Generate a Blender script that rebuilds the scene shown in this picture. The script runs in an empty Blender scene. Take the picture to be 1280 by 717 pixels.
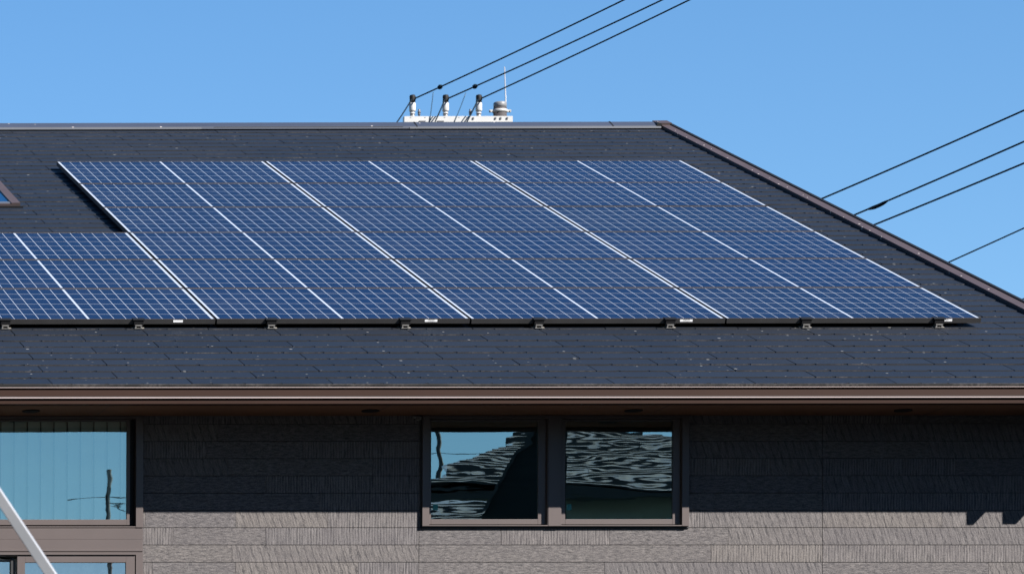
import bpy, bmesh, math, random
from mathutils import Vector, Matrix
random.seed(7)
S = bpy.context.scene
COL = S.collection

# ------------------------------------------------------------------ camera
q_loc = (-.0604, -.4053, 1.5251); yaw, pit, rol = .0221, -.0032, -.0026
Rz = Matrix.Rotation(yaw, 3, 'Z'); Rx = Matrix.Rotation(pit, 3, 'X'); Ry = Matrix.Rotation(rol, 3, 'Y')
R3 = Rz @ Rx @ Ry                                   # columns: right, forward, up
cd = bpy.data.cameras.new('camera'); cam = bpy.data.objects.new('camera', cd); COL.objects.link(cam)
r, f, u = R3.col[0], R3.col[1], R3.col[2]
M = Matrix(((r.x, u.x, -f.x, q_loc[0]), (r.y, u.y, -f.y, q_loc[1]), (r.z, u.z, -f.z, q_loc[2]), (0, 0, 0, 1)))
cam.matrix_world = M
cd.sensor_fit = 'HORIZONTAL'; cd.sensor_width = 36; cd.lens = 4850 / 1280 * 36
cd.shift_x = (640 + 943.05) / 1280; cd.shift_y = (1275.43 - 358.5) / 1280
cd.clip_start = .2; cd.clip_end = 3000
cd.dof.use_dof = True; cd.dof.focus_distance = 28; cd.dof.aperture_fstop = 11
S.camera = cam

# ------------------------------------------------------------------ light
SUN = Vector((1, -1, 1.043)).normalized()
W = bpy.data.worlds.new('World'); S.world = W; W.use_nodes = True; nt = W.node_tree
sky = nt.nodes.new('ShaderNodeTexSky'); sky.sky_type = 'NISHITA'; sky.sun_disc = False
sky.sun_elevation = math.asin(SUN.z); sky.sun_rotation = math.radians(135)
sky.altitude = 300; sky.air_density = 1.0; sky.dust_density = 0.1; sky.ozone_density = 4.0
hsv = nt.nodes.new('ShaderNodeHueSaturation'); hsv.inputs['Saturation'].default_value = 1.19; hsv.inputs['Value'].default_value = 1.12
nt.links.new(sky.outputs[0], hsv.inputs['Color']); nt.links.new(hsv.outputs[0], nt.nodes['Background'].inputs[0])
nt.nodes['Background'].inputs[1].default_value = .056
sl = bpy.data.lights.new('sun', 'SUN'); sun = bpy.data.objects.new('sun', sl); COL.objects.link(sun)
sl.energy = 5.0; sl.angle = math.radians(.5); sl.color = (1, .965, .92)
sun.rotation_euler = SUN.to_track_quat('Z', 'Y').to_euler(); sun.location = (20, -20, 30)
S.view_settings.view_transform = 'Standard'; S.view_settings.look = 'None'
S.view_settings.exposure = 1.38; S.view_settings.gamma = 1.0
S.render.engine = 'CYCLES'
try:
    S.cycles.max_bounces = 8; S.cycles.use_denoising = True
except Exception: pass

# ------------------------------------------------------------------ materials
def new_mat(name):
    m = bpy.data.materials.new(name); m.use_nodes = True
    n = m.node_tree; b = n.nodes['Principled BSDF']; return m, n, b
def N(n, t, **kw):
    x = n.nodes.new(t)
    for k, v in kw.items():
        if k in ('i',):
            for kk, vv in v.items(): x.inputs[kk].default_value = vv
        else: setattr(x, k, v)
    return x
def mth(n, op, a, b=None, c=None):
    x = n.nodes.new('ShaderNodeMath'); x.operation = op
    for k, v in enumerate((a, b, c)):
        if v is None: continue
        if isinstance(v, (int, float)): x.inputs[k].default_value = v
        else: n.links.new(v, x.inputs[k])
    return x.outputs[0]
def mixc(n, fac, a, b, blend='MIX'):
    x = n.nodes.new('ShaderNodeMix'); x.data_type = 'RGBA'; x.blend_type = blend
    for sock, v in ((x.inputs[0], fac), (x.inputs[6], a), (x.inputs[7], b)):
        if isinstance(v, (int, float)): sock.default_value = v
        elif isinstance(v, tuple): sock.default_value = (*v, 1) if len(v) == 3 else v
        else: n.links.new(v, sock)
    return x.outputs[2]
def coords(n, scale=(1, 1, 1), kind='Object'):
    tc = n.nodes.new('ShaderNodeTexCoord'); mp = n.nodes.new('ShaderNodeMapping')
    mp.inputs['Scale'].default_value = scale; n.links.new(tc.outputs[kind], mp.inputs[0]); return mp.outputs[0]
def noise(n, vec, scale, detail=4, rough=.55):
    x = N(n, 'ShaderNodeTexNoise', i={'Scale': scale, 'Detail': detail, 'Roughness': rough})
    n.links.new(vec, x.inputs['Vector']); return x.outputs['Fac']
def ramp(n, fac, lo, hi):
    x = n.nodes.new('ShaderNodeMapRange'); x.inputs[1].default_value = lo; x.inputs[2].default_value = hi
    x.clamp = True; n.links.new(fac, x.inputs[0]); return x.outputs[0]
def bump(n, b, h, dist, strength=1.0):
    x = N(n, 'ShaderNodeBump', i={'Strength': strength, 'Distance': dist}); n.links.new(h, x.inputs['Height'])
    n.links.new(x.outputs[0], b.inputs['Normal']); return x
def specks(n, vec, scale, radius, keep):
    """small pale lichen and dropping spots: 1 inside a spot"""
    v = N(n, 'ShaderNodeTexVoronoi', voronoi_dimensions='2D', feature='F1', i={'Scale': scale}); n.links.new(vec, v.inputs['Vector'])
    sep = n.nodes.new('ShaderNodeSeparateColor'); n.links.new(v.outputs['Color'], sep.inputs[0])
    rad = mth(n, 'MULTIPLY_ADD', sep.outputs[1], radius * scale, radius * scale * .35)
    a = mth(n, 'LESS_THAN', v.outputs['Distance'], rad)
    return mth(n, 'MULTIPLY', a, mth(n, 'LESS_THAN', sep.outputs[0], keep))
def plain(name, col, rough=.5, metal=0, var=.12, vs=3., bmp=0, spec=.5, spot=0):
    m, n, b = new_mat(name)
    vec = coords(n); nz = noise(n, vec, vs)
    lo = tuple(c * (1 - var) for c in col); hi = tuple(min(1, c * (1 + var)) for c in col)
    c = mixc(n, ramp(n, nz, .3, .7), lo, hi)
    if spot:
        c = mixc(n, mth(n, 'MULTIPLY', specks(n, vec, 9, .006, spot), .8), c, (.55, .5, .45))
    n.links.new(c, b.inputs['Base Color']); b.inputs['Roughness'].default_value = rough
    b.inputs['Metallic'].default_value = metal; b.inputs['Specular IOR Level'].default_value = spec
    if bmp: bump(n, b, noise(n, vec, vs * 12, 5), bmp)
    return m
MT = {}
MT['brown_metal'] = plain('brown_metal', (.0235, .0100, .0062), .6, 0, .06, 2, 0, .12)
MT['window_brown'] = plain('window_brown', (0.0726, 0.0563, 0.0527), .45, 0, .05, 4, 0, .4)
MT['gutter_highlight'] = plain('gutter_highlight', (0.2771, 0.2235, 0.2101), .3, 0, .05, 1, 0, .6)
MT['verge_brown'] = plain('verge_brown', (0.0505, 0.0359, 0.0359), .5, 0, .12, 5, 0, .4, spot=.5)
MT['black_rubber_and_shade'] = plain('black_rubber_and_shade', (0.0045, 0.0045, 0.0052), .6)
MT['black_metal'] = plain('black_metal', (.0075, .0075, .0085), .6, 0, .1, 3, 0, .2)
MT['frame_black'] = plain('frame_black', (0.0231, 0.0221, 0.0221), .4, 0, .15, 6, 0, .5)
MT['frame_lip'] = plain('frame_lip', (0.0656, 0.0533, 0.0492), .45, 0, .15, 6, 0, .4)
MT['steel'] = plain('steel', (0.2459, 0.2369, 0.2235), .4, .4, .15, 30)
MT['sealant'] = plain('sealant', (0.1341, 0.1252, 0.1118), .8, 0, .3, 40)
MT['white_plastic'] = plain('white_plastic', (0.7200, 0.7200, 0.7200), .4, 0, .04)
MT['ridge_metal'] = plain('ridge_metal', (0.0349, 0.0410, 0.0595), .42, 0, .12, 1.3, 0, .6, spot=.12)
MT['ridge_flange'] = plain('ridge_flange', (0.0697, 0.0738, 0.0860), .42, 0, .12, 1.3, 0, .6)
MT['soffit_brown'] = plain('soffit_brown', (.14, .060, .026), .7, 0, .12, 2)
MT['deck_dark'] = plain('deck_dark', (0.0060, 0.0060, 0.0075), .8)
MT['plaster'] = plain('plaster', (0.1210, 0.1100, 0.0990), .9, 0, .1, 2, .002)
MT['dark_plaster'] = plain('dark_plaster', (0.0209, 0.0298, 0.0283), .9, 0, .1, 2, .002)
MT['neighbour_wall'] = plain('neighbour_wall', (.42, .52, .50), .9, 0, .1, 2)
MT['room'] = plain('room', (.30, .32, .30), .9)
MT['concrete'] = plain('concrete', (.10, .10, .095), .85, 0, .12, 6, .002)
MT['arm_white'] = plain('arm_white', (0.3576, 0.3531, 0.3397), .45, 0, .04, 8)
MT['insulator_white'] = plain('insulator_white', (0.3800, 0.3800, 0.3755), .2)
MT['insulator_grey'] = plain('insulator_grey', (0.0745, 0.0745, 0.0819), .35)
MT['pole_grey'] = plain('pole_grey', (0.0369, 0.0308, 0.0308), .6)
MT['cap_grey'] = plain('cap_grey', (0.1475, 0.1475, 0.1516), .5)
MT['wire_black'] = plain('wire_black', (.0035, .010, .017), .7, 0, .12, 3, 0, .1)
MT['wire_blue'] = plain('wire_blue', (0.0075, 0.0372, 0.0670), .5)
MT['galvanised'] = plain('galvanised', (0.2682, 0.2682, 0.2771), .35, 0, .05, 6, 0, .5)
MT['painted_white'] = plain('painted_white', (0.2950, 0.2995, 0.3129), .35, 0, .05, 9, 0, .5)
MT['sticker_teal'] = plain('sticker_teal', (0.0075, 0.1862, 0.1639), .5)
MT['blind'] = plain('blind', (.85, .85, .80), .8, 0, .05)
MT['curtain'] = plain('curtain', (.60, .60, .62), .9, 0, .15, 20)
MT['asphalt'] = plain('asphalt', (.018, .018, .018), .9, 0, .2, 30, .004)
MT['soil'] = plain('soil', (.009, .0085, .007), .95, 0, .3, 2, .02)
MT['kawara'] = plain('kawara', (.27, .27, .265), .28, 0, .45, 9, 0, .5)
MT['kawara_edge'] = plain('kawara_edge', (.02, .022, .024), .4, 0, .2, 6)
MT['line_paint'] = plain('line_paint', (.75, .75, .72), .7)

def slate_mat():
    m, n, b = new_mat('roof_slate'); vec = coords(n)
    at = n.nodes.new('ShaderNodeAttribute'); at.attribute_name = 'tone'
    big = noise(n, vec, .7, 3); fine = noise(n, vec, 60, 4, .7)
    c = mixc(n, ramp(n, at.outputs['Fac'], 0, 1), (.0037, .0070, .0138), (.0058, .0100, .0184))
    c = mixc(n, mth(n, 'MULTIPLY', ramp(n, big, .35, .7), .35), c, (0.0127, 0.0138, 0.0171))
    c = mixc(n, mth(n, 'MULTIPLY', ramp(n, fine, .55, .8), .5), c, (0.0179, 0.0194, 0.0238))
    sp = mth(n, 'MAXIMUM', specks(n, vec, 3.3, .0085, .42), mth(n, 'MULTIPLY', specks(n, vec, 9., .006, .35), ramp(n, noise(n, vec, 1.3, 2), .5, .62)))
    c = mixc(n, mth(n, 'MULTIPLY', sp, .8), c, (0.1788, 0.1788, 0.1714))
    n.links.new(c, b.inputs['Base Color']); b.inputs['Roughness'].default_value = .55
    b.inputs['Specular IOR Level'].default_value = .32
    bump(n, b, fine, .0012, .6); return m
MT['slate'] = slate_mat()
def edge_mat():
    m, n, b = new_mat('slate_edge'); vec = coords(n, (1, 1, 1))
    f1 = noise(n, vec, 3.0, 3); f2 = noise(n, vec, 45, 3, .8)
    k = mth(n, 'MULTIPLY', ramp(n, f1, .38, .68), ramp(n, f2, .40, .66))
    c = mixc(n, k, (0.0119, 0.0104, 0.0104), (.088, .078, .074))
    n.links.new(c, b.inputs['Base Color']); b.inputs['Roughness'].default_value = .9; return m
MT['slate_edge'] = edge_mat()

def cell_mat():
    m, n, b = new_mat('solar_cell'); vec = coords(n)
    v = N(n, 'ShaderNodeTexVoronoi', feature='F1', i={'Scale': 55}); n.links.new(vec, v.inputs['Vector'])
    sep = n.nodes.new('ShaderNodeSeparateColor'); n.links.new(v.outputs['Color'], sep.inputs[0])
    oi = n.nodes.new('ShaderNodeObjectInfo')
    c = mixc(n, sep.outputs[0], (0.0027, 0.0093, 0.0335), (0.0042, 0.0134, 0.0447))
    at = n.nodes.new('ShaderNodeAttribute'); at.attribute_name = 'tone'
    c = mixc(n, mth(n, 'MULTIPLY', at.outputs['Fac'], .35), c, (0.0034, 0.0089, 0.0313))
    c = mixc(n, mth(n, 'MULTIPLY', oi.outputs['Random'], .8), c, (.0050, .0120, .034))
    wv = coords(n); du = ramp(n, noise(n, wv, 2.2, 5, .65), .48, .80)
    c = mixc(n, mth(n, 'MULTIPLY', du, .10), c, (.10, .10, .10))
    n.links.new(c, b.inputs['Base Color']); b.inputs['Roughness'].default_value = .22
    b.inputs['IOR'].default_value = 1.18; b.inputs['Specular IOR Level'].default_value = .4; return m
MT['cell'] = cell_mat()
def sheet_mat():
    m, n, b = new_mat('backsheet'); b.inputs['Base Color'].default_value = (.31, .345, .40, 1)
    b.inputs['Roughness'].default_value = .25; b.inputs['IOR'].default_value = 1.25; return m
MT['sheet'] = sheet_mat()

def siding_mat(name, kind):
    m, n, b = new_mat(name)
    at = n.nodes.new('ShaderNodeAttribute'); at.attribute_name = 'tone'
    vec = coords(n); grain = noise(n, coords(n, (6, 1, 28)), 9, 5, .7)
    fine = noise(n, vec, 140, 4, .8); blot = noise(n, vec, 5, 3)
    def tilted(deg, sc):
        tc = n.nodes.new('ShaderNodeTexCoord'); m1 = n.nodes.new('ShaderNodeMapping'); m1.inputs['Rotation'].default_value = (0, math.radians(deg), 0)
        m2 = n.nodes.new('ShaderNodeMapping'); m2.inputs['Scale'].default_value = sc
        n.links.new(tc.outputs['Object'], m1.inputs[0]); n.links.new(m1.outputs[0], m2.inputs[0]); return m2.outputs[0]
    if kind == 'ribbed':
        w = N(n, 'ShaderNodeTexWave', wave_type='BANDS', bands_direction='X', i={'Scale': 17., 'Distortion': 5.5, 'Detail': 4, 'Detail Scale': 4., 'Detail Roughness': .7})
        n.links.new(coords(n, (1, 1, .10)), w.inputs['Vector']); h = ramp(n, w.outputs['Fac'], 0, .55)
        strokes = noise(n, coords(n, (60, 1, 6)), 1.6, 5, .7); kh = .34
    elif kind == 'sawn':
        w = N(n, 'ShaderNodeTexWave', wave_type='BANDS', bands_direction='X', i={'Scale': 6.6, 'Distortion': 3.4, 'Detail': 4, 'Detail Scale': 5.0, 'Detail Roughness': .7})
        n.links.new(tilted(17, (1, 1, 1)), w.inputs['Vector']); h = ramp(n, w.outputs['Fac'], 0, .17)
        strokes = noise(n, tilted(17, (62, 1, 8)), 1.6, 5, .7); kh = .24
    else:
        h = ramp(n, noise(n, coords(n, (7, 1, 20)), 3.6, 6, .75), .36, .62)
        strokes = noise(n, coords(n, (14, 1, 60)), 1.6, 6, .75); kh = .34
    fine = noise(n, vec, 110, 4, .8)
    tot = mth(n, 'ADD', mth(n, 'MULTIPLY', h, kh), mth(n, 'ADD', mth(n, 'MULTIPLY', ramp(n, strokes, .36, .64), .44), mth(n, 'MULTIPLY', ramp(n, fine, .36, .64), .34)))
    c = mixc(n, ramp(n, tot, .24, 1.0), (.034, .032, .034), (0.1721, 0.1562, 0.1488))
    c = mixc(n, mth(n, 'MULTIPLY', ramp(n, blot, .35, .7), .35), c, (0.0791, 0.0707, 0.0725))
    c = mixc(n, ramp(n, at.outputs['Fac'], 0, 1), mixc(n, 1., c, (.93, .93, .96), 'MULTIPLY'), mixc(n, 1., c, (1.06, 1.04, 1.01), 'MULTIPLY'))
    n.links.new(c, b.inputs['Base Color']); b.inputs['Roughness'].default_value = .75; b.inputs['Specular IOR Level'].default_value = .25
    bump(n, b, tot, .003, .55); return m
for k in ('ribbed', 'sawn', 'rough'): MT['siding_' + k] = siding_mat('siding_' + k, k)

def glass_mat(name, refl, tint, wav, trans=(.75, .85, .82), ws=(2.2, 1, 3.5)):
    m, n, b = new_mat(name); n.nodes.remove(b); out = n.nodes['Material Output']
    g = N(n, 'ShaderNodeBsdfGlossy', i={'Color': (*tint, 1), 'Roughness': 0.0})
    t = N(n, 'ShaderNodeBsdfTransparent', i={'Color': (*trans, 1)})
    mx = n.nodes.new('ShaderNodeMixShader'); mx.inputs[0].default_value = refl
    n.links.new(t.outputs[0], mx.inputs[1]); n.links.new(g.outputs[0], mx.inputs[2]); n.links.new(mx.outputs[0], out.inputs[0])
    if wav:
        vec = coords(n, ws)
        h = mth(n, 'ADD', noise(n, vec, 1.0, 1, .4), mth(n, 'MULTIPLY', noise(n, coords(n, (1.2, 1, 5)), 2.2, 2, .5), .16))
        bp = N(n, 'ShaderNodeBump', i={'Strength': 1, 'Distance': wav}); n.links.new(h, bp.inputs['Height'])
        n.links.new(bp.outputs[0], g.inputs['Normal'])
    return m
MT['glass'] = glass_mat('window_glass', .40, (.58, .74, .70), .00045, (.80, .90, .86), (1.6, 1, 5.5))
MT['glass_lower'] = glass_mat('window_glass_lower', .36, (.75, .78, .80), .0005)
MT['skylight_glass'] = glass_mat('skylight_glass', .7, (.5, .85, 1), .002)

# ------------------------------------------------------------------ mesh helpers
class MB:
    def __init__(s): s.bm = bmesh.new(); s.mats = []; s.tone = s.bm.faces.layers.float.new('tone')
    def mi(s, m):
        if m not in s.mats: s.mats.append(m)
        return s.mats.index(m)
    def face(s, pts, m, tone=.5, smooth=False):
        vs = [s.bm.verts.new(p) for p in pts]
        f = s.bm.faces.new(vs); f.material_index = s.mi(m); f[s.tone] = tone; f.smooth = smooth; return f
    def box(s, x0, x1, y0, y1, z0, z1, m, T=None, tone=.5, skip=''):
        c = [Vector((x, y, z)) for x in (x0, x1) for y in (y0, y1) for z in (z0, z1)]
        if T: c = [T(p) for p in c]
        F = {'l': (0, 1, 3, 2), 'r': (4, 6, 7, 5), 'f': (0, 4, 5, 1), 'b': (2, 3, 7, 6), 'd': (0, 2, 6, 4), 'u': (1, 5, 7, 3)}
        vs = [s.bm.verts.new(p) for p in c]
        for k, ix in F.items():
            if k in skip: continue
            f = s.bm.faces.new([vs[i] for i in ix]); f.material_index = s.mi(m); f[s.tone] = tone
    def tube(s, pts, rad, m, seg=8, cap=True):
        pts = [Vector(p) for p in pts]; rs = rad if isinstance(rad, (list, tuple)) else [rad] * len(pts)
        rings = []; prev = None
        for i, p in enumerate(pts):
            d = (pts[min(i + 1, len(pts) - 1)] - pts[max(i - 1, 0)]).normalized()
            a = (prev - d * prev.dot(d)).normalized() if prev is not None else d.orthogonal().normalized()
            prev = a; b = d.cross(a)
            rings.append([s.bm.verts.new(p + (a * math.cos(2 * math.pi * k / seg) + b * math.sin(2 * math.pi * k / seg)) * rs[i]) for k in range(seg)])
        for i in range(len(rings) - 1):
            for k in range(seg):
                f = s.bm.faces.new((rings[i][k], rings[i][(k + 1) % seg], rings[i + 1][(k + 1) % seg], rings[i + 1][k]))
                f.smooth = True; f.material_index = s.mi(m); f[s.tone] = .5
        if cap:
            for rr in (rings[0], rings[-1]):
                f = s.bm.faces.new(rr); f.material_index = s.mi(m)
    def lathe(s, c, prof, m, seg=20):
        """prof: (radius, z) from the bottom up round a vertical axis"""
        rings = [[s.bm.verts.new((c[0] + r_ * math.cos(2 * math.pi * k / seg), c[1] + r_ * math.sin(2 * math.pi * k / seg), c[2] + z)) for k in range(seg)] for r_, z in prof]
        for i in range(len(rings) - 1):
            for k in range(seg):
                f = s.bm.faces.new((rings[i][k], rings[i][(k + 1) % seg], rings[i + 1][(k + 1) % seg], rings[i + 1][k]))
                f.smooth = abs(prof[i][0] - prof[i + 1][0]) < .4 * abs(prof[i][1] - prof[i + 1][1]); f.material_index = s.mi(m)
        for rr in (rings[0], rings[-1]):
            f = s.bm.faces.new(rr); f.material_index = s.mi(m)
    def prism(s, prof, x0, x1, m, bevel=0):
        """prof: (y, z) outline pushed along x"""
        a = [s.bm.verts.new((x0, y, z)) for y, z in prof]; b = [s.bm.verts.new((x1, y, z)) for y, z in prof]
        k = len(prof)
        for i in range(k):
            f = s.bm.faces.new((a[i], b[i], b[(i + 1) % k], a[(i + 1) % k])); f.material_index = s.mi(m)
        for ring in (a, b[::-1]):
            f = s.bm.faces.new(ring); f.material_index = s.mi(m)
    def build(s, name, parent=None, norm=True, loc=None, bevel=0):
        if norm: bmesh.ops.recalc_face_normals(s.bm, faces=s.bm.faces[:])
        me = bpy.data.meshes.new(name); s.bm.to_mesh(me); s.bm.free()
        for m in s.mats: me.materials.append(MT[m])
        o = bpy.data.objects.new(name, me); COL.objects.link(o)
        if parent: o.parent = parent
        if loc: o.location = loc
        if bevel:
            bv = o.modifiers.new('bevel', 'BEVEL'); bv.width = bevel; bv.segments = 2; bv.limit_method = 'ANGLE'
        return o
def thing(name, label, cat, group=None, loc=(0, 0, 0)):
    o = bpy.data.objects.new(name, None); COL.objects.link(o); o.location = loc; o.empty_display_size = .2
    o['label'] = label; o['category'] = cat
    if group: o['group'] = group
    return o
def tag(o, label, cat, group=None):
    o['label'] = label; o['category'] = cat
    if group: o['group'] = group
    return o

# ------------------------------------------------------------------ ground
g = MB(); g.face([(-600, -600, 0), (600, -600, 0), (600, 600, 0), (-600, 600, 0)], 'soil'); o = g.build('ground'); o['kind'] = 'structure'
g = MB(); g.box(-120, 120, 13.5, 19.5, -.05, .004, 'asphalt')
for i in range(-20, 20): g.box(i * 6, i * 6 + 3, 16.44, 16.56, .004, .008, 'line_paint')
o = g.build('road'); o['kind'] = 'structure'
g = MB(); g.box(-120, 120, 19.5, 19.65, -.05, .12, 'concrete'); g.box(-120, 120, 19.65, 21, -.05, .10, 'concrete'); o = g.build('pavement'); o['kind'] = 'structure'

# ------------------------------------------------------------------ the house
TP = .4; CP = 1 / math.sqrt(1 + TP * TP); SP = TP * CP
YE = 25.045; ZE = (-4.0953827 + SP * YE) / CP          # front edge of the lowest slates
def RF(p):                                            # roof frame: x, distance up the slope, height off it
    x, s_, h = p
    return Vector((x, YE + s_ * CP - h * SP, ZE + s_ * SP + h * CP))
YR = 34.66; SR = (YR - YE) / CP                       # ridge
XL, XR = -2.0, 11.80
GF = 24.982; WY = 25.582                              # gutter front, wall face
Z_SOF = 5.4865
house = thing('house', 'slate roofed house with brown eaves and grey woodgrain siding under the solar panels', 'house', loc=(4.5, WY, 0))
HP = house.location
def part(mb, name, parent=None, **k):
    """a part built in world coordinates, under the house or one of its parts"""
    o = mb.build(name, **k); o.parent = parent or house
    o.matrix_parent_inverse = Matrix.Translation(-HP) if (parent is None) else Matrix.Identity(4)
    return o

# slates
r_ = MB(); EXP = .19
rows = int(SR / EXP) + 1
sk_x0, sk_x1, sk_s0, sk_s1 = 4.60, 5.466, (30.99 - YE) / CP, (30.99 - YE) / CP + 1.05
for k in range(rows):
    s0 = k * EXP; s1 = min(s0 + EXP + .012, SR)
    x = XL - .455 * (k % 2) + .265 + random.uniform(-.003, .003)
    while x < XR:
        xa, xb = max(x + .003, XL), min(x + .91 - .003, XR)
        if xb - xa > .02:
            dh = random.uniform(-.0008, .0012); hf, hb = .0068 + dh, .0000 + dh * .3
            ds = random.uniform(-.002, .002)
            tone = random.random() ** 1.3; nd = .014
            pts = [(xa, 0)]
            for fr in (.150, .372, .655):
                c = x + .91 * fr + random.uniform(-.02, .02); w = random.uniform(.008, .013)
                if c - w > xa + .01 and c + w < xb - .01 and random.random() < .9:
                    pts += [(c - w, 0), (c - w, nd), (c + w, nd), (c + w, 0)]
            if x + .91 <= XR: pts += [(xb - .008, 0), (xb - .005, .006)]      # nibbled corner by the joint
            pts.append((xb, .006) if x + .91 <= XR else (xb, 0))
            def hh(s): return hf + (hb - hf) * (s / (s1 - s0))
            top = [RF((px, s0 + ds + ps, hh(ps))) for px, ps in pts] + [RF((xb, s1, hb)), RF((xa, s1, hb))]
            r_.face(top, 'slate', tone)
            for a, b in zip(pts[:-1], pts[1:]):
                pa, pb = RF((a[0], s0 + ds + a[1], hh(a[1]))), RF((b[0], s0 + ds + b[1], hh(b[1])))
                qa, qb = RF((a[0], s0 + ds + a[1], -.004)), RF((b[0], s0 + ds + b[1], -.004))
                notch = abs(a[1] - b[1]) > .001 or a[1] > .01
                r_.face([qa, qb, pb, pa], 'deck_dark' if notch else 'slate_edge', .5)
        x += .91
# deck under the slates, back slope, starter strip
r_.box(XL, XR, -.0, SR, -.10, -.010, 'deck_dark', T=RF)
r_.box(XL, XR, -.012, -.0005, -.022, .0045, 'slate_edge', T=RF)
zr = RF((0, SR, 0)).z
r_.face([(XL, YR, zr - .002), (XR, YR, zr - .002), (XR, 2 * YR - YE, ZE), (XL, 2 * YR - YE, ZE)], 'slate', .4)
r_.face([(XL, YR, zr - .1), (XR, YR, zr - .1), (XR, 2 * YR - YE, ZE - .1), (XL, 2 * YR - YE, ZE - .1)], 'deck_dark', .4)
roof = part(r_, 'roof', norm=False)

# ridge cap: two lapped metal lengths, a vent slit and a flange
c_ = MB()
def cap(x0, x1, w, h, m='ridge_metal', lift=0.):
    c_.prism([(YR - w, zr - w * TP + .012 + lift), (YR - w, zr - w * TP + .032 + lift), (YR - .02, zr + h + lift), (YR + .02, zr + h + lift), (YR + w, zr - w * TP + .032 + lift), (YR + w, zr - w * TP + .012 + lift)], x0, x1, m)
cap(XL, 11.78, .12, .042)
for xj in (9.62, 11.36, 5.2): cap(xj, xj + .012, .122, .046, 'black_metal')
c_.box(XL, 7.70, YR - .155, YR - .10, zr - .145 * TP + .012, zr - .145 * TP + .030, 'ridge_flange')
c_.box(7.70, 9.55, YR - .150, YR - .10, zr - .145 * TP + .014, zr - .145 * TP + .026, 'ridge_metal')
c_.box(7.82, 9.50, YR - .128, YR - .119, zr - .0300, zr - .0205, 'deck_dark')
c_.box(9.55, 11.78, YR - .155, YR - .10, zr - .145 * TP + .012, zr - .145 * TP + .028, 'ridge_flange')
part(c_, 'ridge_cap', roof)
o = bpy.data.objects['ridge_cap']

# verge trim up the right edge
v_ = MB()
v_.box(11.795, 11.878, -.03, SR + .04, .012, .032, 'verge_brown', T=RF)
v_.box(11.7845, 11.795, -.02, SR, -.05, .012, 'black_rubber_and_shade', T=RF)  # black strip paints the shadow line between slates and trim
v_.box(11.878, 11.905, -.03, SR + .04, -.16, .040, 'black_metal', T=RF)
v_.box(11.76, 11.89, SR - .10, SR + .04, .032, .050, 'verge_brown', T=RF)
v_.tube([RF((11.775, SR - .12, .03)), RF((11.775, SR - .04, .03))], .024, 'black_rubber_and_shade', 10)
part(v_, 'verge_trim', roof)

# fascia, gutter, soffit
b_ = MB(); zt, zb = 5.577, 5.4735
b_.prism([(GF, zt - .004), (GF - .0015, zt), (GF + .006, zt + .001), (GF + .008, zt - .006), (GF + .006, 5.519), (GF - .012, 5.5165), (GF - .0145, 5.5125), (GF - .0145, 5.508), (GF - .012, 5.5035), (GF - .004, 5.500), (GF - .004, zb), (GF + .006, zb), (GF + .10, zb + .004), (GF + .10, zb + .012), (GF + .012, zb + .010), (GF + .012, zt - .02), (GF + .010, zt - .004)], XL, 11.70, 'brown_metal')
gut = part(b_, 'gutter')
b_ = MB(); b_.box(XL, 11.70, GF - .0175, GF - .0115, 5.5075, 5.5155, 'gutter_highlight'); b_.box(XL, 11.70, GF - .004, GF + .003, zt + .0005, zt + .0045, 'gutter_highlight')  # pale strips paint the highlight along the brown ledge and rim
b_.box(XL, 11.70, GF - .0135, GF - .002, 5.5188, 5.5215, 'black_rubber_and_shade')
part(b_, 'bead', gut)
b_ = MB(); b_.box(11.37, 11.415, GF, GF + .10, 5.385, 5.4725, 'brown_metal'); part(b_, 'outlet', gut)
b_ = MB(); b_.box(11.60, 11.69, GF + .005, GF + .30, 5.385, 5.56, 'brown_metal'); b_.box(11.70, 11.74, GF + .01, WY, 5.44, 5.60, 'brown_metal')
part(b_, 'eave_end_box')
b_ = MB(); b_.box(XL, 11.69, GF + .102, GF + .125, Z_SOF - .004, 5.585, 'black_metal'); part(b_, 'fascia')
b_ = MB(); b_.box(XL, 11.69, GF + .1255, WY - .001, Z_SOF, Z_SOF + .012, 'soffit_brown')
for xj in (3.2, 5.02, 6.84, 8.66, 10.48): b_.box(xj, xj + .004, GF + .13, WY - .002, Z_SOF - .0006, Z_SOF + .001, 'black_rubber_and_shade')
sof = part(b_, 'soffit')
for xv in (4.55, 6.78, 8.50, 10.26):
    b_ = MB(); cx, cy = xv, 25.35
    b_.lathe((cx, cy, Z_SOF - .008), [(.052, 0), (.058, .003), (.058, .0075)], 'black_metal', 24)
    part(b_, 'vent', sof)

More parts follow.
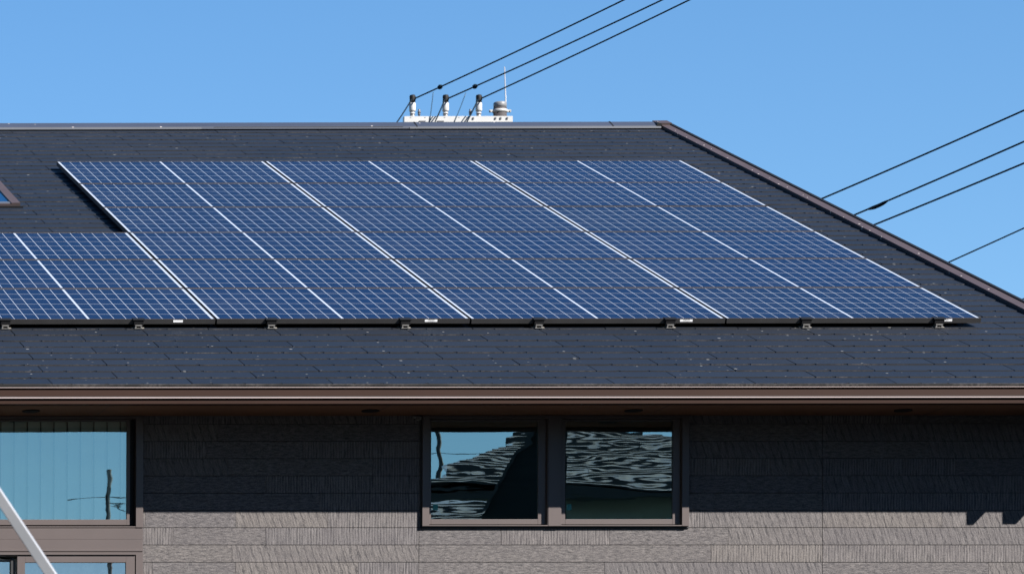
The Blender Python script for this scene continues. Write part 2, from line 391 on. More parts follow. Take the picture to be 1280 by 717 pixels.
# walls: boards clipped round the openings, each with its own pressed pattern
XW0, XW1 = -1.6, 11.30
OPEN = [(7.179, 8.937, 4.751, 5.60), (2.90, 5.3325, 2.40, 5.60)]
w_ = MB(); BH = .1148; zj = 4.744
pats = ['siding_ribbed', 'siding_sawn', 'siding_rough']
k0 = -int(zj / BH)
vj = [-.811, 1.849, 4.509, 7.165, 9.826, XW1]
for k in range(k0, 8):
    z0, z1 = zj + k * BH, min(zj + (k + 1) * BH, Z_SOF + .02)
    z0b, z1b = z0 + .0016, z1 - .0016
    x = XW0; seg = []
    nxt = [v for v in vj if v > x]; prev = -1; last = x
    while x < XW1 - .001:
        L = random.choice((.62, .74, .9, 1.25, 1.8)) * random.uniform(.85, 1.15)
        e = min(x + L, nxt[0]); hard = e == nxt[0]
        if not hard and nxt[0] - e < .25: e = nxt[0]; hard = True
        p = random.choice([i for i in range(3) if i != prev]) if random.random() < .8 else random.randrange(3)
        if k == 0 and x > 9.5: p = 1
        prev = p; seg.append((x, e, hard, p)); x = e
        if hard: nxt = nxt[1:]
    for xa, xb, hard, p in seg:
        spans = [(xa, xb)]
        for ox0, ox1, oz0, oz1 in OPEN:
            if z1 > oz0 + .002 and z0 < oz1:
                zz = oz0
                new = []
                for a, b in spans:
                    if b <= ox0 or a >= ox1: new.append((a, b)); continue
                    if a < ox0: new.append((a, ox0))
                    if b > ox1: new.append((ox1, b))
                    if z0 < oz0 - .004:                 # the strip of board below the opening
                        w_.box(max(a, ox0), min(b, ox1), WY, WY + .012, z0b, oz0, pats[p], tone=random.random())
                spans = new
        tn = random.random()
        for a, b in spans:
            g1 = .0022 if hard and abs(b - xb) < 1e-6 else .0006
            if b - a < .01: continue
            w_.box(a + .0006, b - g1, WY + random.uniform(0, .0006), WY + .012, z0b, z1b, pats[p], tone=tn)
siding = part(w_, 'wall', bevel=.0012)
# backing, side and rear walls, foundation
w_ = MB()
def wallbox(x0, x1, z0, z1): w_.box(x0, x1, WY + .0125, WY + .15, z0, z1, 'deck_dark')
wallbox(XW0, 2.90, .3, 5.55); wallbox(5.3325, 7.179, .3, 5.55); wallbox(8.937, XW1, .3, 5.55); wallbox(7.179, 8.937, .3, 4.751); wallbox(2.90, 5.3325, .3, 2.40)
YB = 2 * YR - WY
w_.box(XW0 - .02, XW0, WY + .01, YB, .3, 5.55, 'plaster'); w_.box(XW1, XW1 + .02, WY + .01, YB, .3, 5.55, 'plaster')
w_.face([(XW1 + .01, WY, 5.55), (XW1 + .01, YB, 5.55), (XW1 + .01, YR, 9.25)], 'plaster'); w_.face([(XW0 - .01, WY, 5.55), (XW0 - .01, YB, 5.55), (XW0 - .01, YR, 9.25)], 'plaster')
w_.box(XW0, XW1, YB, YB + .1, .3, 5.55, 'plaster')
w_.box(XW0, XW1, WY + .02, YB, 0, .3, 'concrete')
w_.box(XW0, XW1, WY + .151, YB, 5.56, 5.60, 'room'); w_.box(XW0, XW1, WY + .151, WY + 4.0, 2.30, 2.38, 'room'); w_.box(XW0, XW1, WY + 4.0, WY + 4.1, .3, 5.55, 'room')
w_.box(6.1, 6.2, WY + .151, WY + 4.0, 2.38, 5.55, 'room')
part(w_, 'structural_wall')

PW = WY - .028                                       # front plane of the window casings
def bar(m, x0, x1, z0, z1, y0=PW, y1=WY + .10, mat='window_brown', **k): m.box(x0, x1, y0, y1, z0, z1, mat, **k)
def sub(mb, name, parent, **k):
    o = mb.build(name, **k); o.parent = parent; return o
def sash(parent, x0, x1, z0, z1, bl, br, bb, bt, ys, glass='glass', name='sash'):
    s_ = MB(); d = .03
    bar(s_, x0, x0 + bl, z0, z1, ys, ys + d); bar(s_, x1 - br, x1, z0, z1, ys, ys + d)
    bar(s_, x0 + bl, x1 - br, z0, z0 + bb, ys, ys + d); bar(s_, x0 + bl, x1 - br, z1 - bt, z1, ys, ys + d)
    so = sub(s_, name, parent, bevel=.0015)
    p_ = MB(); p_.face([(x0 + bl, ys + .012, z0 + bb), (x1 - br, ys + .012, z0 + bb), (x1 - br, ys + .012, z1 - bt), (x0 + bl, ys + .012, z1 - bt)], glass)
    sub(p_, 'pane', parent)
ZT = Z_SOF - .002
SY = PW + .036                                       # front plane of the sashes
# centre window
f_ = MB(); JL, JR = .0455, .0455
bar(f_, 7.179, 7.179 + JL, 4.751, ZT); bar(f_, 8.937 - JR, 8.937, 4.751, ZT)
bar(f_, 8.010, 8.092, 4.751, ZT, PW, WY + .10)
bar(f_, 7.179 + JL, 8.010, 5.465, ZT); bar(f_, 8.092, 8.937 - JR, 5.465, ZT)
bar(f_, 7.179 + JL, 8.010, 4.751, 4.758, PW + .002, WY + .10); bar(f_, 8.092, 8.937 - JR, 4.751, 4.758, PW + .002, WY + .10)
bar(f_, 8.005, 8.010, 4.751, ZT, PW + .004); bar(f_, 8.092, 8.097, 4.751, ZT, PW + .004)
bar(f_, 7.172, 7.179, 4.740, ZT, PW + .018, WY + .03, 'black_rubber_and_shade'); bar(f_, 7.172, 8.944, 4.740, 4.7508, PW + .018, WY + .03, 'black_rubber_and_shade')
cw = part(f_, 'window', bevel=.0012)
cw['label'] = 'centre pair of casement windows side by side under the eave'
sash(cw, 7.2255, 8.004, 4.7665, 5.464, .0205, .052, .0345, .012, SY)
sash(cw, 8.098, 8.8905, 4.7665, 5.464, .0345, .050, .0345, .012, SY)
for xs in (7.262, 8.145):
    p_ = MB(); p_.face([(xs, SY + .0105, 4.862), (xs + .032, SY + .0105, 4.862), (xs + .032, SY + .0105, 4.902), (xs, SY + .0105, 4.902)], 'sticker_teal'); sub(p_, 'sticker', cw)
# upper left window
f_ = MB()
bar(f_, 5.285, 5.3325, 4.742, ZT); bar(f_, 2.90, 2.945, 4.742, ZT); bar(f_, 2.945, 5.285, 5.467, ZT)
bar(f_, 2.945, 5.285, 4.742, 4.750, PW + .002)
uw = part(f_, 'window', bevel=.0012); uw['label'] = 'wide upper left window reflecting blue sky over vertical blinds'
sash(uw, 2.946, 5.252, 4.7625, 5.466, .04, .0215, .037, .012, SY)
b_ = MB(); bar(b_, 5.252, 5.284, 4.75, 5.466, SY + .022, SY + .05, 'black_metal'); sub(b_, 'track', uw)
b_ = MB(); bar(b_, 2.95, 5.25, 4.7505, 4.762, SY + .012, SY + .03, 'black_rubber_and_shade'); sub(b_, 'track', uw)
b_ = MB(); x = 2.99
while x < 5.22:
    a = math.radians(24); w = .094; dy = w * math.sin(a)
    b_.face([(x, SY + .05, 4.775), (x + w * math.cos(a), SY + .05 + dy, 4.775), (x + w * math.cos(a), SY + .05 + dy, 5.47), (x, SY + .05, 5.47)], 'blind'); x += .0885
sub(b_, 'vertical_blind', uw)
# band between the storeys, and the lower window
f_ = MB(); bar(f_, 2.90, 5.3325, 4.5985, 4.738, PW + .006); bar(f_, 2.90, 5.3325, 4.666, 4.668, PW + .0045, PW + .02, 'window_brown'); bar(f_, 2.90, 5.3325, 4.583, 4.598, PW - .004)
part(f_, 'spandrel', bevel=.001)
f_ = MB()
bar(f_, 5.285, 5.3325, 2.45, 4.578, PW); bar(f_, 2.90, 2.945, 2.45, 4.578); bar(f_, 2.945, 5.285, 4.560, 4.578, PW - .004); bar(f_, 2.945, 5.285, 2.45, 2.52, PW - .004)
lw = part(f_, 'window', bevel=.0012); lw['label'] = 'lower left sliding window cut off by the bottom of the photo'
sash(lw, 4.500, 5.280, 2.53, 4.556, .052, .060, .08, .046, PW + .006, 'glass_lower')
sash(lw, 2.950, 4.496, 2.53, 4.530, .052, .014, .08, .010, PW + .045, 'glass_lower')
b_ = MB(); bar(b_, 4.462, 4.482, 2.53, 4.545, PW + .030, PW + .044, 'black_rubber_and_shade'); sub(b_, 'track', lw)
b_ = MB(); n_ = 90
for i in range(n_):
    xa, xb = 2.97 + i * .0255, 2.97 + (i + 1) * .0255
    b_.face([(xa, SY + .12 + .012 * math.sin(i * 1.3), 2.5), (xb, SY + .12 + .012 * math.sin((i + 1) * 1.3), 2.5), (xb, SY + .12 + .012 * math.sin((i + 1) * 1.3), 4.55), (xa, SY + .12 + .012 * math.sin(i * 1.3), 4.55)], 'curtain')
sub(b_, 'curtain', lw)
# sensor under the eave
b_ = MB(); b_.box(7.135, 7.165, WY - .05, WY - .001, 5.455, 5.475, 'sealant'); b_.box(7.118, 7.14, WY - .03, WY - .001, 5.468, 5.478, 'steel'); part(b_, 'cable_clip')

# roof window at the left edge
k_ = MB()
k_.box(sk_x1 - .070, sk_x1, sk_s0, sk_s1, .004, .040, 'verge_brown', T=RF); k_.box(sk_x0, sk_x0 + .07, sk_s0, sk_s1, .004, .040, 'verge_brown', T=RF)
k_.box(sk_x0 + .07, sk_x1 - .07, sk_s1 - .07, sk_s1, .004, .040, 'verge_brown', T=RF); k_.box(sk_x0 + .07, sk_x1 - .07, sk_s0, sk_s0 + .02, .004, .030, 'verge_brown', T=RF)
k_.box(sk_x0 + .07, sk_x1 - .07, sk_s0 + .02, sk_s0 + .09, .004, .034, 'ridge_flange', T=RF)
k_.box(sk_x0 - .02, sk_x1 + .02, sk_s0 - .03, sk_s0, .002, .016, 'black_metal', T=RF)
kw = part(k_, 'skylight'); kw['label'] = 'brown framed roof window at the left edge of the roof'
k_ = MB(); k_.box(sk_x0 + .07, sk_x1 - .07, sk_s0 + .09, sk_s1 - .07, .02, .030, 'skylight_glass', T=RF, skip='lrfbd'); k_.box(sk_x0 + .07, sk_x1 - .07, sk_s0 + .09, sk_s1 - .07, .008, .0145, 'wire_blue', T=RF); sub(k_, 'pane', kw)

# parts of parts keep world coordinates
for ob in list(COL.objects):
    if ob.parent and ob.parent.parent == house or (ob.parent and ob.parent in (roof, gut, sof, cw, uw, lw, kw)):
        ob.matrix_parent_inverse = Matrix.Identity(4)

# ------------------------------------------------------------------ solar panels
PX, PWD, PLN, GAP = 6.0563, 1.752, 1.0768, .013
s_front = ((26.63 - YE) * CP + (6.3165 - ZE) * SP); h_front = -(26.63 - YE) * SP + (6.3165 - ZE) * CP
def make_panel():
    p = thing('solar_panel', '', 'solar panel')
    Wd, Ln = PWD - GAP, PLN - GAP; T_ = .034; lip = .0025
    def L(v): return Vector((v[0], v[1] * CP - v[2] * SP, v[1] * SP + v[2] * CP))
    f = MB()
    f.box(0, Wd, 0, lip, -T_, 0, 'frame_black', T=L); f.box(0, Wd, Ln - lip, Ln, -T_, 0, 'frame_black', T=L)
    f.box(0, lip, lip, Ln - lip, -T_, 0, 'frame_black', T=L); f.box(Wd - lip, Wd, lip, Ln - lip, -T_, 0, 'frame_black', T=L)
    f.box(lip, Wd - lip, lip, Ln - lip, -T_ + .002, -T_ + .004, 'frame_black', T=L)
    # a lighter, warmer brown top lip on the long sides
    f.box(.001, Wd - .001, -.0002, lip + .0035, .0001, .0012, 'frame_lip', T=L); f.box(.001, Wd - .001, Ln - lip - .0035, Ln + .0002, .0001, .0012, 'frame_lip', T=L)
    f.build('frame', p)
    c = MB(); c.face([L((lip, lip, -.003)), L((Wd - lip, lip, -.003)), L((Wd - lip, Ln - lip, -.003)), L((lip, Ln - lip, -.003))], 'sheet')
    mx, mid, my = .0235, .0175, .0075
    cw_ = (Wd - 2 * mx - mid) / 20; ch = (Ln - 2 * my) / 6; gx, gy = .0046, .0066
    for j in range(6):
        for i in range(20):
            x0 = mx + i * cw_ + (mid if i >= 10 else 0); y0 = my + j * ch
            xa, xb = x0 + gx / 2, x0 + cw_ - gx / 2; ya, yb = y0 + gy / 2, y0 + ch - gy / 2
            if i in (0, 10): xa = x0
            if i in (9, 19): xb = x0 + cw_
            c.face([L((xa, ya, -.0025)), L((xb, ya, -.0025)), L((xb, yb, -.0025)), L((xa, yb, -.0025))], 'cell', random.random())
    c.build('cell_glass', p)
    return p
proto = make_panel(); first = True
rown = ['bottom', 'second lowest', 'third lowest', 'third highest', 'second highest', 'top']
coln = {-1: 'far left column', 0: 'left column of the tall array', 1: 'middle column of the tall array', 2: 'right column of the tall array'}
def copy_tree(o, parent=None):
    c = o.copy(); COL.objects.link(c); c.parent = parent
    for ch in list(o.children): copy_tree(ch, c)
    return c
for col in (-1, 0, 1, 2):
    for row in range(3 if col < 0 else 6):
        p = proto if first else copy_tree(proto); first = False
        jit = random.uniform(-.0015, .0015)
        p.location = RF((PX + GAP / 2 + col * PWD + jit, s_front + row * PLN, h_front + random.uniform(-.001, .001)))
        if col < 0: rn = ('bottom', 'middle', 'top')[row]; lab = f'blue solar panel, {rn} one of three in the far left column'
        else: lab = f'blue solar panel in the {rown[row]} row, {coln[col]}'
        p['label'] = lab; p['group'] = 'solar panels covering the roof'
        if row == 0:
            def L(v): return Vector((v[0], v[1] * CP - v[2] * SP, v[1] * SP + v[2] * CP))
            st = MB(); x0 = {-1: 1.45, 0: 1.43, 1: 1.43, 2: 1.475}[col]
            st.box(x0, x0 + .066, -.0015, -.0004, -.022, -.006, 'white_plastic', T=L)
            st.build('sticker', p)

# mounting brackets along the bottom edge
BRX = [4.6, 5.519, 6.435, 7.356, 8.274, 9.175, 10.107, 11.015]
bl = ['black bracket with silver foot cut by the left edge of the photo', 'black bracket with silver foot under the right half of the far left bottom panel',
      'black bracket with silver foot nearest the left end of the tall array', 'black bracket with silver foot, second from the left under the tall array',
      'black bracket with silver foot near the left end of the middle bottom panel', 'black bracket with silver foot close to the right end of the middle bottom panel',
      'black bracket with silver foot left of the middle of the last bottom panel', 'black bracket with silver foot beside the white sticker at the right end of the array']
def make_bracket():
    t = thing('mounting_bracket', '', 'bracket'); 
    def L(v): return Vector((v[0], v[1] * CP - v[2] * SP, v[1] * SP + v[2] * CP))
    m = MB(); m.box(-.033, .033, -.018, .045, .030, .070, 'black_metal', T=L); m.box(-.042, .042, -.022, .03, .064, .0735, 'black_metal', T=L)
    m.build('clamp', t, bevel=.002)
    m = MB(); m.box(-.023, -.015, -.024, .02, .008, .030, 'steel', T=L); m.box(.015, .023, -.024, .02, .008, .030, 'steel', T=L); m.box(-.023, .023, -.024, .02, .026, .0335, 'steel', T=L)
    m.build('foot', t)
    m = MB(); m.box(-.043, .043, -.012, .05, .006, .010, 'sealant', T=L); m.box(-.028, .028, -.026, .05, .009, .0115, 'steel', T=L); m.build('base_plate', t, bevel=.002)
    return t
bp = make_bracket()
for i, x in enumerate(BRX):
    b = bp if i == 0 else copy_tree(bp)
    b.location = RF((x, s_front - .004, 0)); b['label'] = bl[i]; b['group'] = 'brackets holding the lower edge of the solar panels'

# ------------------------------------------------------------------ utility pole behind the ridge, and its lines
YP = 60.
pole = thing('utility_pole', 'utility pole top with white crossarm and three insulators poking above the roof ridge', 'utility pole', loc=(18.005, YP + .17, 0))
def pp(mb, name, parent=None, **k):
    o = mb.build(name, **k); o.parent = parent or pole
    if parent is None: o.matrix_parent_inverse = Matrix.Translation(-pole.location)
    return o
CXP, CYP = 18.005, YP + .17
m = MB(); m.lathe((CXP, CYP, 0), [(.17, 0), (.10, 15.52)], 'pole_grey', 24); pp(m, 'shaft')
m = MB(); m.lathe((CXP, CYP, 15.50), [(.085, 0), (.088, .02), (.098, .035), (.100, .09), (.088, .105), (.04, .112)], 'cap_grey', 24); pp(m, 'cap')
m = MB(); m.lathe((CXP, CYP, 15.488), [(.085, 0), (.0955, .004), (.0955, .022), (.085, .026)], 'black_rubber_and_shade', 24); pp(m, 'groove')
m = MB(); m.lathe((CXP, CYP, 15.445), [(.101, 0), (.112, .005), (.112, .042), (.101, .047)], 'arm_white', 24)
for sx in (-1, 1): m.box(CXP + sx * .135 - .03, CXP + sx * .135 + .03, CYP - .02, CYP + .02, 15.452, 15.487, 'arm_white'); m.tube([(CXP + sx * .15, CYP - .03, 15.47), (CXP + sx * .15, CYP + .03, 15.47)], .012, 'steel')
pp(m, 'band')
m = MB(); m.box(16.475, 18.139, YP - .04, YP + .045, 15.255, 15.345, 'arm_white')
for x in (16.56, 16.78, 16.86, 17.08, 17.30, 17.42): m.box(x, x + .02, YP - .0415, YP - .039, 15.318, 15.330, 'insulator_grey')
for x in (17.52, 17.86, 17.94, 18.04): m.box(x, x + .022, YP - .056, YP - .039, 15.295, 15.325, 'insulator_grey')
for x in (16.70, 16.98): m.box(x, x + .10, YP - .05, YP - .039, 15.255, 15.275, 'insulator_grey')
pp(m, 'crossarm', bevel=.006)
for x in (16.609, 17.118, 17.628):
    m = MB(); m.lathe((x, YP, 15.345), [(.030, 0), (.036, .02), (.022, .03), (.042, .045), (.042, .055), (.028, .07), (.046, .085), (.05, .10), (.05, .20), (.044, .215)], 'insulator_white', 20)
    io = pp(m, 'insulator')
    m = MB(); m.lathe((x, YP, 15.345), [(.034, .022), (.034, .040)], 'insulator_grey', 16); o = m.build('collar'); o.parent = io
    m = MB(); m.lathe((x, YP, 15.560), [(.040, 0), (.046, .01), (.042, .06), (.046, .10), (.040, .118), (.02, .125)], 'black_metal', 14)
    m.box(x - .03, x + .045, YP - .025, YP + .025, 15.60, 15.655, 'black_metal')
    o = m.build('clamp_cap'); o.parent = io
for x in (16.722, 17.507):
    m = MB(); m.lathe((x, YP + .03, 15.345), [(.010, 0), (.012, .03), (.022, .04), (.022, .055), (.014, .062), (.024, .07), (.024, .09), (.014, .10), (.018, .118), (.01, .125)], 'insulator_grey', 12); pp(m, 'stud')
m = MB(); m.tube([(18.148, YP + .32, 15.30), (18.145, YP + .32, 15.46), (18.117, YP + .32, 16.19)], [.011, .011, .008], 'galvanised', 8); pp(m, 'rod')
# lower arms for the lines
for z in (12.0, 11.5, 10.15, 9.1): m = MB(); m.box(17.60, 18.25, CYP - .22, CYP - .13, z - .06, z, 'steel'); pp(m, 'lower_arm')
# second pole, out of the frame to the right, that carries the same lines
p2 = thing('utility_pole', 'grey concrete utility pole standing to the right of the house, carrying the same lines', 'utility pole', loc=(23.5, 30.1, 0))
m = MB(); m.lathe((0, .1, 0), [(.19, 0), (.13, 17.3)], 'concrete', 20); m.build('shaft', p2)
m = MB(); m.box(-.95, .95, -.10, 0, 16.5, 16.6, 'arm_white'); m.build('crossarm', p2); m = MB(); m.box(-.5, .5, -.12, 0, 12.9, 12.97, 'arm_white'); m.build('crossarm', p2)

def cable(name, A, B, label, sag=.35, rad=.0115, group='power lines crossing the sky', mat='wire_black', extra=None, n=60):
    A, B = Vector(A), Vector(B); base = A.copy()
    def pt(t): p = A + (B - A) * t; p.z -= 4 * sag * t * (1 - t); return p
    m = MB(); m.tube([pt(i / n) - base for i in range(n + 1)], rad, mat, 6)
    if extra: extra(m, lambda t: pt(t) - base)
    o = m.build(name, loc=base); return tag(o, label, 'cable', group)
def ball(t):
    def f(m, pt):
        p = pt(t); d = (pt(t + .01) - pt(t)).normalized() * .045
        m.tube([p - d, p - d * .6, p, p + d * .6, p + d], [.014, .032, .038, .032, .014], 'wire_black', 10)
    return f
def tfor(A, B, X): return (X - A[0]) / (B[0] - A[0])
A1, B1 = (16.652, 60, 15.631), (22.8, 30, 16.568)
A2, B2 = (17.161, 60, 15.63), (23.5, 30, 16.607)
A3, B3 = (17.671, 60, 15.629), (24.2, 30, 17.032)
cable('power_line', A1, B1, 'topmost dark cable running up from the left insulator to the top edge', extra=ball(.026))
cable('power_line', A2, B2, 'dark cable running up from the middle insulator between the other two top cables', extra=ball(.027))
cable('power_line', A3, B3, 'lowest of the three dark cables running up from the insulators, off the right one')
cable('power_line', (17.844, 60, 12.038), (23.5, 30, 13.663), 'highest of the dark cables right of the roof edge, meeting the verge first')
def sleeve(m, pt):
    ts = [.3325 + k * .0018 for k in range(9)]; rr = [.012, .018, .023, .025, .024, .024, .023, .019, .012]
    m.tube([pt(t) + Vector((0, 0, -.012 * math.sin((t - .3325) / .0144 * math.pi))) for t in ts], rr, 'wire_black', 10)
cable('power_line', (17.785, 60, 11.584), (23.5, 30, 13.352), 'dark cable with a thick splice sleeve, second highest right of the roof edge', extra=sleeve)
cable('power_line', (17.724, 60, 11.413), (23.5, 30, 12.945), 'plain dark cable just below the one with the splice sleeve')
cable('power_line', (17.912, 60, 10.17), (23.5, 30, 12.86), 'thinner dark cable low on the right, apart from the three above it', rad=.009)
cable('power_line', (17.916, 60, 9.12), (23.5, 30, 12.269), 'short stub of dark cable at the right edge just above the verge', rad=.008)
for i, (x, X1, lab) in enumerate(((16.58, 16.321, 'short jumper cable dropping to the left from the left insulator to the ridge'), (17.09, 16.895, 'short jumper cable dropping across the crossarm from the middle insulator'), (17.60, 17.385, 'short jumper cable dropping across the crossarm from the right insulator'))):
    Z1 = 15.261; k = 2.2
    cable('jumper_cable', (x, YP - .06, 15.60), (x + (X1 - x) * k, YP - .5, 15.60 + (Z1 - 15.60) * k), lab, sag=.03, rad=.0105, group='jumper cables below the insulators', n=14)
cable('tap_wire', (16.915, YP - .05, 15.715), (16.862, YP - .05, 15.25), 'thin blue wire hanging almost straight down from the top cable to the crossarm', sag=0, rad=.006, mat='wire_blue', group='thin tap wires at the crossarm', n=8)
cable('tap_wire', (17.415, YP - .05, 15.703), (17.235, YP - .05, 15.24), 'thin blue wire hanging slanted from the middle cable to the crossarm', sag=.01, rad=.006, mat='wire_blue', group='thin tap wires at the crossarm', n=8)

# ------------------------------------------------------------------ slanted white tube in the foreground
ft = thing('steel_stay', 'slanted white square steel tube crossing the bottom left corner, out of focus', 'steel tube', loc=(4.0, 12, 0))
P0 = Vector((2.2246, 12, 2.9139)); P1 = Vector((2.0637, 12, 3.1560))
d = (P1 - P0).normalized(); lo = P0 - d * ((P0.z) / d.z); hi = P0 + d * 1.1
a = Vector((0, 1, 0)); bb = d.cross(a).normalized(); ang = math.radians(70)
e1 = a * math.cos(ang) + bb * math.sin(ang); e2 = -a * math.sin(ang) + bb * math.cos(ang); hw = .0158
m = MB(); vs = []
for p in (lo, hi):
    vs.append([m.bm.verts.new(p - ft.location + e1 * (sx * hw) + e2 * (sy * hw)) for sx, sy in ((-1, -1), (1, -1), (1, 1), (-1, 1))])
for k in range(4):
    f = m.bm.faces.new((vs[0][k], vs[0][(k + 1) % 4], vs[1][(k + 1) % 4], vs[1][k])); f.material_index = m.mi('painted_white')
for v4 in vs: m.bm.faces.new(v4)
m.build('tube', ft, bevel=.002)
m = MB(); m.box(lo.x - ft.location.x - .08, lo.x - ft.location.x + .08, -.08, .08, 0, .012, 'galvanised'); m.build('foot_plate', ft)
m = MB(); q = hi - ft.location; m.tube([(q.x, q.y, -0.0), (q.x, q.y, q.z + .15)], .03, 'painted_white', 14); m.build('mast', ft)

# ------------------------------------------------------------------ what the panes mirror, across the street
def tiled_roof(m, xl, xr, y0, z0, pitch, run, hipl=0, hipr=0, expo=.235, mat='kawara'):
    """slope rising away from us (towards -y) in stepped tile courses"""
    n = int(run / (expo * math.cos(math.atan(pitch)))) + 1
    for k in range(n):
        t0, t1 = k / n, (k + 1) / n
        ya, yb = y0 - run * t0, y0 - run * t1; za, zb = z0 + run * pitch * t0, z0 + run * pitch * t1
        a0, a1 = xl + hipl * t0, xr - hipr * t0; b0, b1 = xl + hipl * t1, xr - hipr * t1
        nt_ = max(1, int((a1 - a0) / .27))
        for i in range(nt_):
            u0, u1 = i / nt_, (i + 1) / nt_; um = (u0 + u1) / 2; hgt = .027 + random.uniform(-.006, .006)
            xa, xm, xb = a0 + (a1 - a0) * u0, a0 + (a1 - a0) * um, a0 + (a1 - a0) * u1
            ca, cm, cb = b0 + (b1 - b0) * u0, b0 + (b1 - b0) * um, b0 + (b1 - b0) * u1
            m.face([(xa, ya, za + hgt), (xm, ya, za + hgt - .008), (cm, yb, zb - .004), (ca, yb, zb + .0)], mat)
            m.face([(xm, ya, za + hgt - .008), (xb, ya, za + hgt), (cb, yb, zb + .0), (cm, yb, zb - .004)], mat)
            m.face([(xa, ya, za - .012), (xm, ya, za - .012), (xm, ya, za + hgt - .008), (xa, ya, za + hgt)], 'kawara_edge')
            m.face([(xm, ya, za - .012), (xb, ya, za - .012), (xb, ya, za + hgt), (xm, ya, za + hgt - .008)], 'kawara_edge')
nh = thing('tiled_house', 'house with a grey tiled hip roof, seen mirrored in the centre window panes', 'house', loc=(14.5, 6.0, 0))
def npart(mb, name, root, **k):
    o = mb.build(name, **k); o.parent = root; o.matrix_parent_inverse = Matrix.Translation(-root.location); return o
m = MB(); tiled_roof(m, 12.62, 17.5, 6.18, 7.64, .345, 3.2, 2.16, 1.2)
m.box(15.6, 16.2, 2.88, 3.06, 8.70, 8.76, 'kawara_edge'); m.box(12.62, 17.5, 5.9, 6.17, 7.50, 7.60, 'kawara_edge')
m.face([(12.62, 6.18, 7.60), (17.5, 6.18, 7.60), (17.5, -1.4, 7.60), (12.62, -1.4, 7.60)], 'kawara_edge')
m.face([(14.78, 2.94, 8.735), (16.3, 2.94, 8.735), (17.5, -1.4, 7.62), (12.62, -1.4, 7.62)], 'kawara')
m.face([(14.78, 2.94, 8.735), (12.62, 6.18, 7.64), (12.62, -1.4, 7.64)], 'kawara'); m.face([(16.3, 2.94, 8.735), (17.5, 6.18, 7.64), (17.5, -1.4, 7.64)], 'kawara')
npart(m, 'roof', nh, norm=False)
m = MB(); m.box(13.1, 17.0, -1, 5.5, 0, 7.6, 'neighbour_wall'); npart(m, 'wall', nh)
m = MB(); tiled_roof(m, 10.6, 12.6, 11.2, 6.38, .345, 2.0, .3, 0); m.box(10.6, 12.6, 9.2, 11.15, 6.28, 6.36, 'kawara_edge')
lt = thing('tiled_porch', 'low tiled porch roof mirrored along the bottom of the centre left pane', 'porch', loc=(11.6, 10.2, 0)); npart(m, 'roof', lt, norm=False)
m = MB(); m.box(10.8, 12.4, 9.3, 11.0, 0, 6.28, 'neighbour_wall'); npart(m, 'wall', lt)
dh = thing('dark_shed', 'dark lean-to building with a steep sloping top, seen mirrored in the centre window', 'building', loc=(12, 12.6, 0))
m = MB()
P = [(11.30, 0), (12.12, 0), (12.12, 7.40), (11.98, 7.36), (11.62, 7.02), (11.30, 6.45)]
a = [m.bm.verts.new((x, 13.0, z)) for x, z in P]; b = [m.bm.verts.new((x + (.26 if i not in (1, 2) else -.02), 12.3, z)) for i, (x, z) in enumerate(P)]
for i in range(len(P)):
    f = m.bm.faces.new((a[i], a[(i + 1) % len(P)], b[(i + 1) % len(P)], b[i])); f.material_index = m.mi('dark_plaster')
m.bm.faces.new(a); m.bm.faces.new(b[::-1]); npart(m, 'wall', dh)
m = MB(); 
for i in (3, 4): 
    p, q2 = P[i], P[i + 1]; m.box(0, 1, 0, 1, 0, 1, 'kawara_edge', T=lambda v, p=p, q2=q2: Vector((p[0] + (q2[0] - p[0]) * v.x + .26 * (1 - v.y), 12.25 + .8 * v.y, p[1] + (q2[1] - p[1]) * v.x + .01 + .06 * v.z)))
npart(m, 'roof_edge', dh)
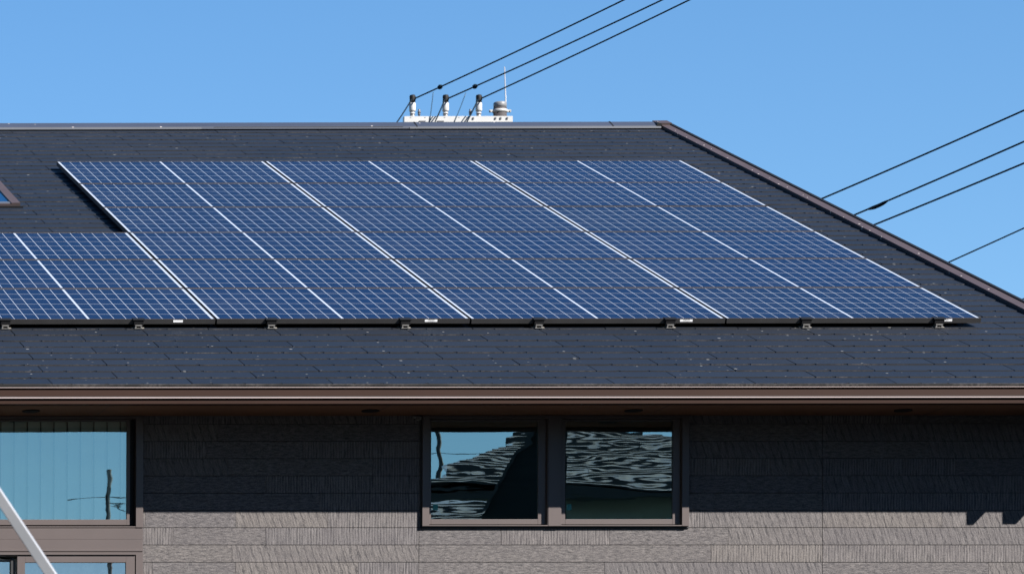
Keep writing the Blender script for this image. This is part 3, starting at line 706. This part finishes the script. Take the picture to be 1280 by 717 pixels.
def far_pole(x, y, h, lab, k=1., tr=True):
    t = thing('street_pole', lab, 'utility pole', loc=(x, y, 0), group='utility poles mirrored in the windows')
    m = MB(); m.lathe((0, 0, 0), [(.17 * k, 0), (.10 * k, h)], 'concrete', 14); m.build('shaft', t)
    m = MB(); m.box(-.8, .8, -.05 * k, .05 * k, h - .45, h - .45 + .1 * k, 'pole_grey'); m.box(-.03, .03, -.07, .07, h - .45, h - .2, 'pole_grey'); m.build('crossarm', t)
    if tr: m = MB(); m.lathe((.38, 0, h - 2.3), [(.2, 0), (.24, .05), (.24, .6), (.2, .68)], 'insulator_grey', 14); m.build('transformer', t)
far_pole(14.94, -23.8, 11.9, 'small dark utility pole mirrored in the wide upper left window', .40, False)
far_pole(17.02, -8.8, 12.4, 'tall thin utility pole mirrored at the left side of the centre window', .32, False)
cable('street_cable', (17.02, -8.8, 10.2), (14.94, -23.8, 11.3), 'dark cable mirrored in the window between the two mirrored poles', rad=.012, group='cables mirrored in the windows', sag=.5)
cable('street_cable', (17.02, -8.8, 10.2), (34, 2, 9.0), 'dark cable mirrored in the centre window running down to the right', rad=.012, group='cables mirrored in the windows', sag=.5)
cable('street_cable', (14.94, -23.8, 10.7), (-10, -36, 10.5), 'dark cable mirrored in the upper left window running down to the left', rad=.014, group='cables mirrored in the windows', sag=.6)

# added out-of-view blocks that cut low sky light, deepening the eave shade
def block(label, x0, x1, y0, y1, h, face):
    t = thing('sky_blocker', label, 'building', loc=((x0 + x1) / 2, (y0 + y1) / 2, 0)); 
    m = MB(); m.box(x0, x1, y0, y1, 0, h, 'dark_plaster'); m.box(x0 - .2, x1 + .2, y0 - .2, y1 + .2, h, h + .5, 'kawara_edge'); npart(m, 'wall', t)
    k = 0
    for z in range(1, int(h // 3)):
        for i in range(int((x1 - x0 if face == 'y' else y1 - y0) // 6)):
            if k >= 90: break
            m = MB()
            if face == 'y': m.box(x0 + 2 + i * 6, x0 + 5 + i * 6, y1, y1 + .06, z * 3 + 1, z * 3 + 2.4, 'skylight_glass')
            else: m.box(x0 - .06, x0, y0 + 2 + i * 6, y0 + 5 + i * 6, z * 3 + 1, z * 3 + 2.4, 'skylight_glass')
            npart(m, 'window', t); k += 1
block('added dark sky blocker, unseen behind the camera, facing the house', -60, 4, -30, -14, 38, 'y')
block('added dark sky blocker, unseen to the right, beyond the utility pole', 36, 60, -36, 26, 26, 'x')
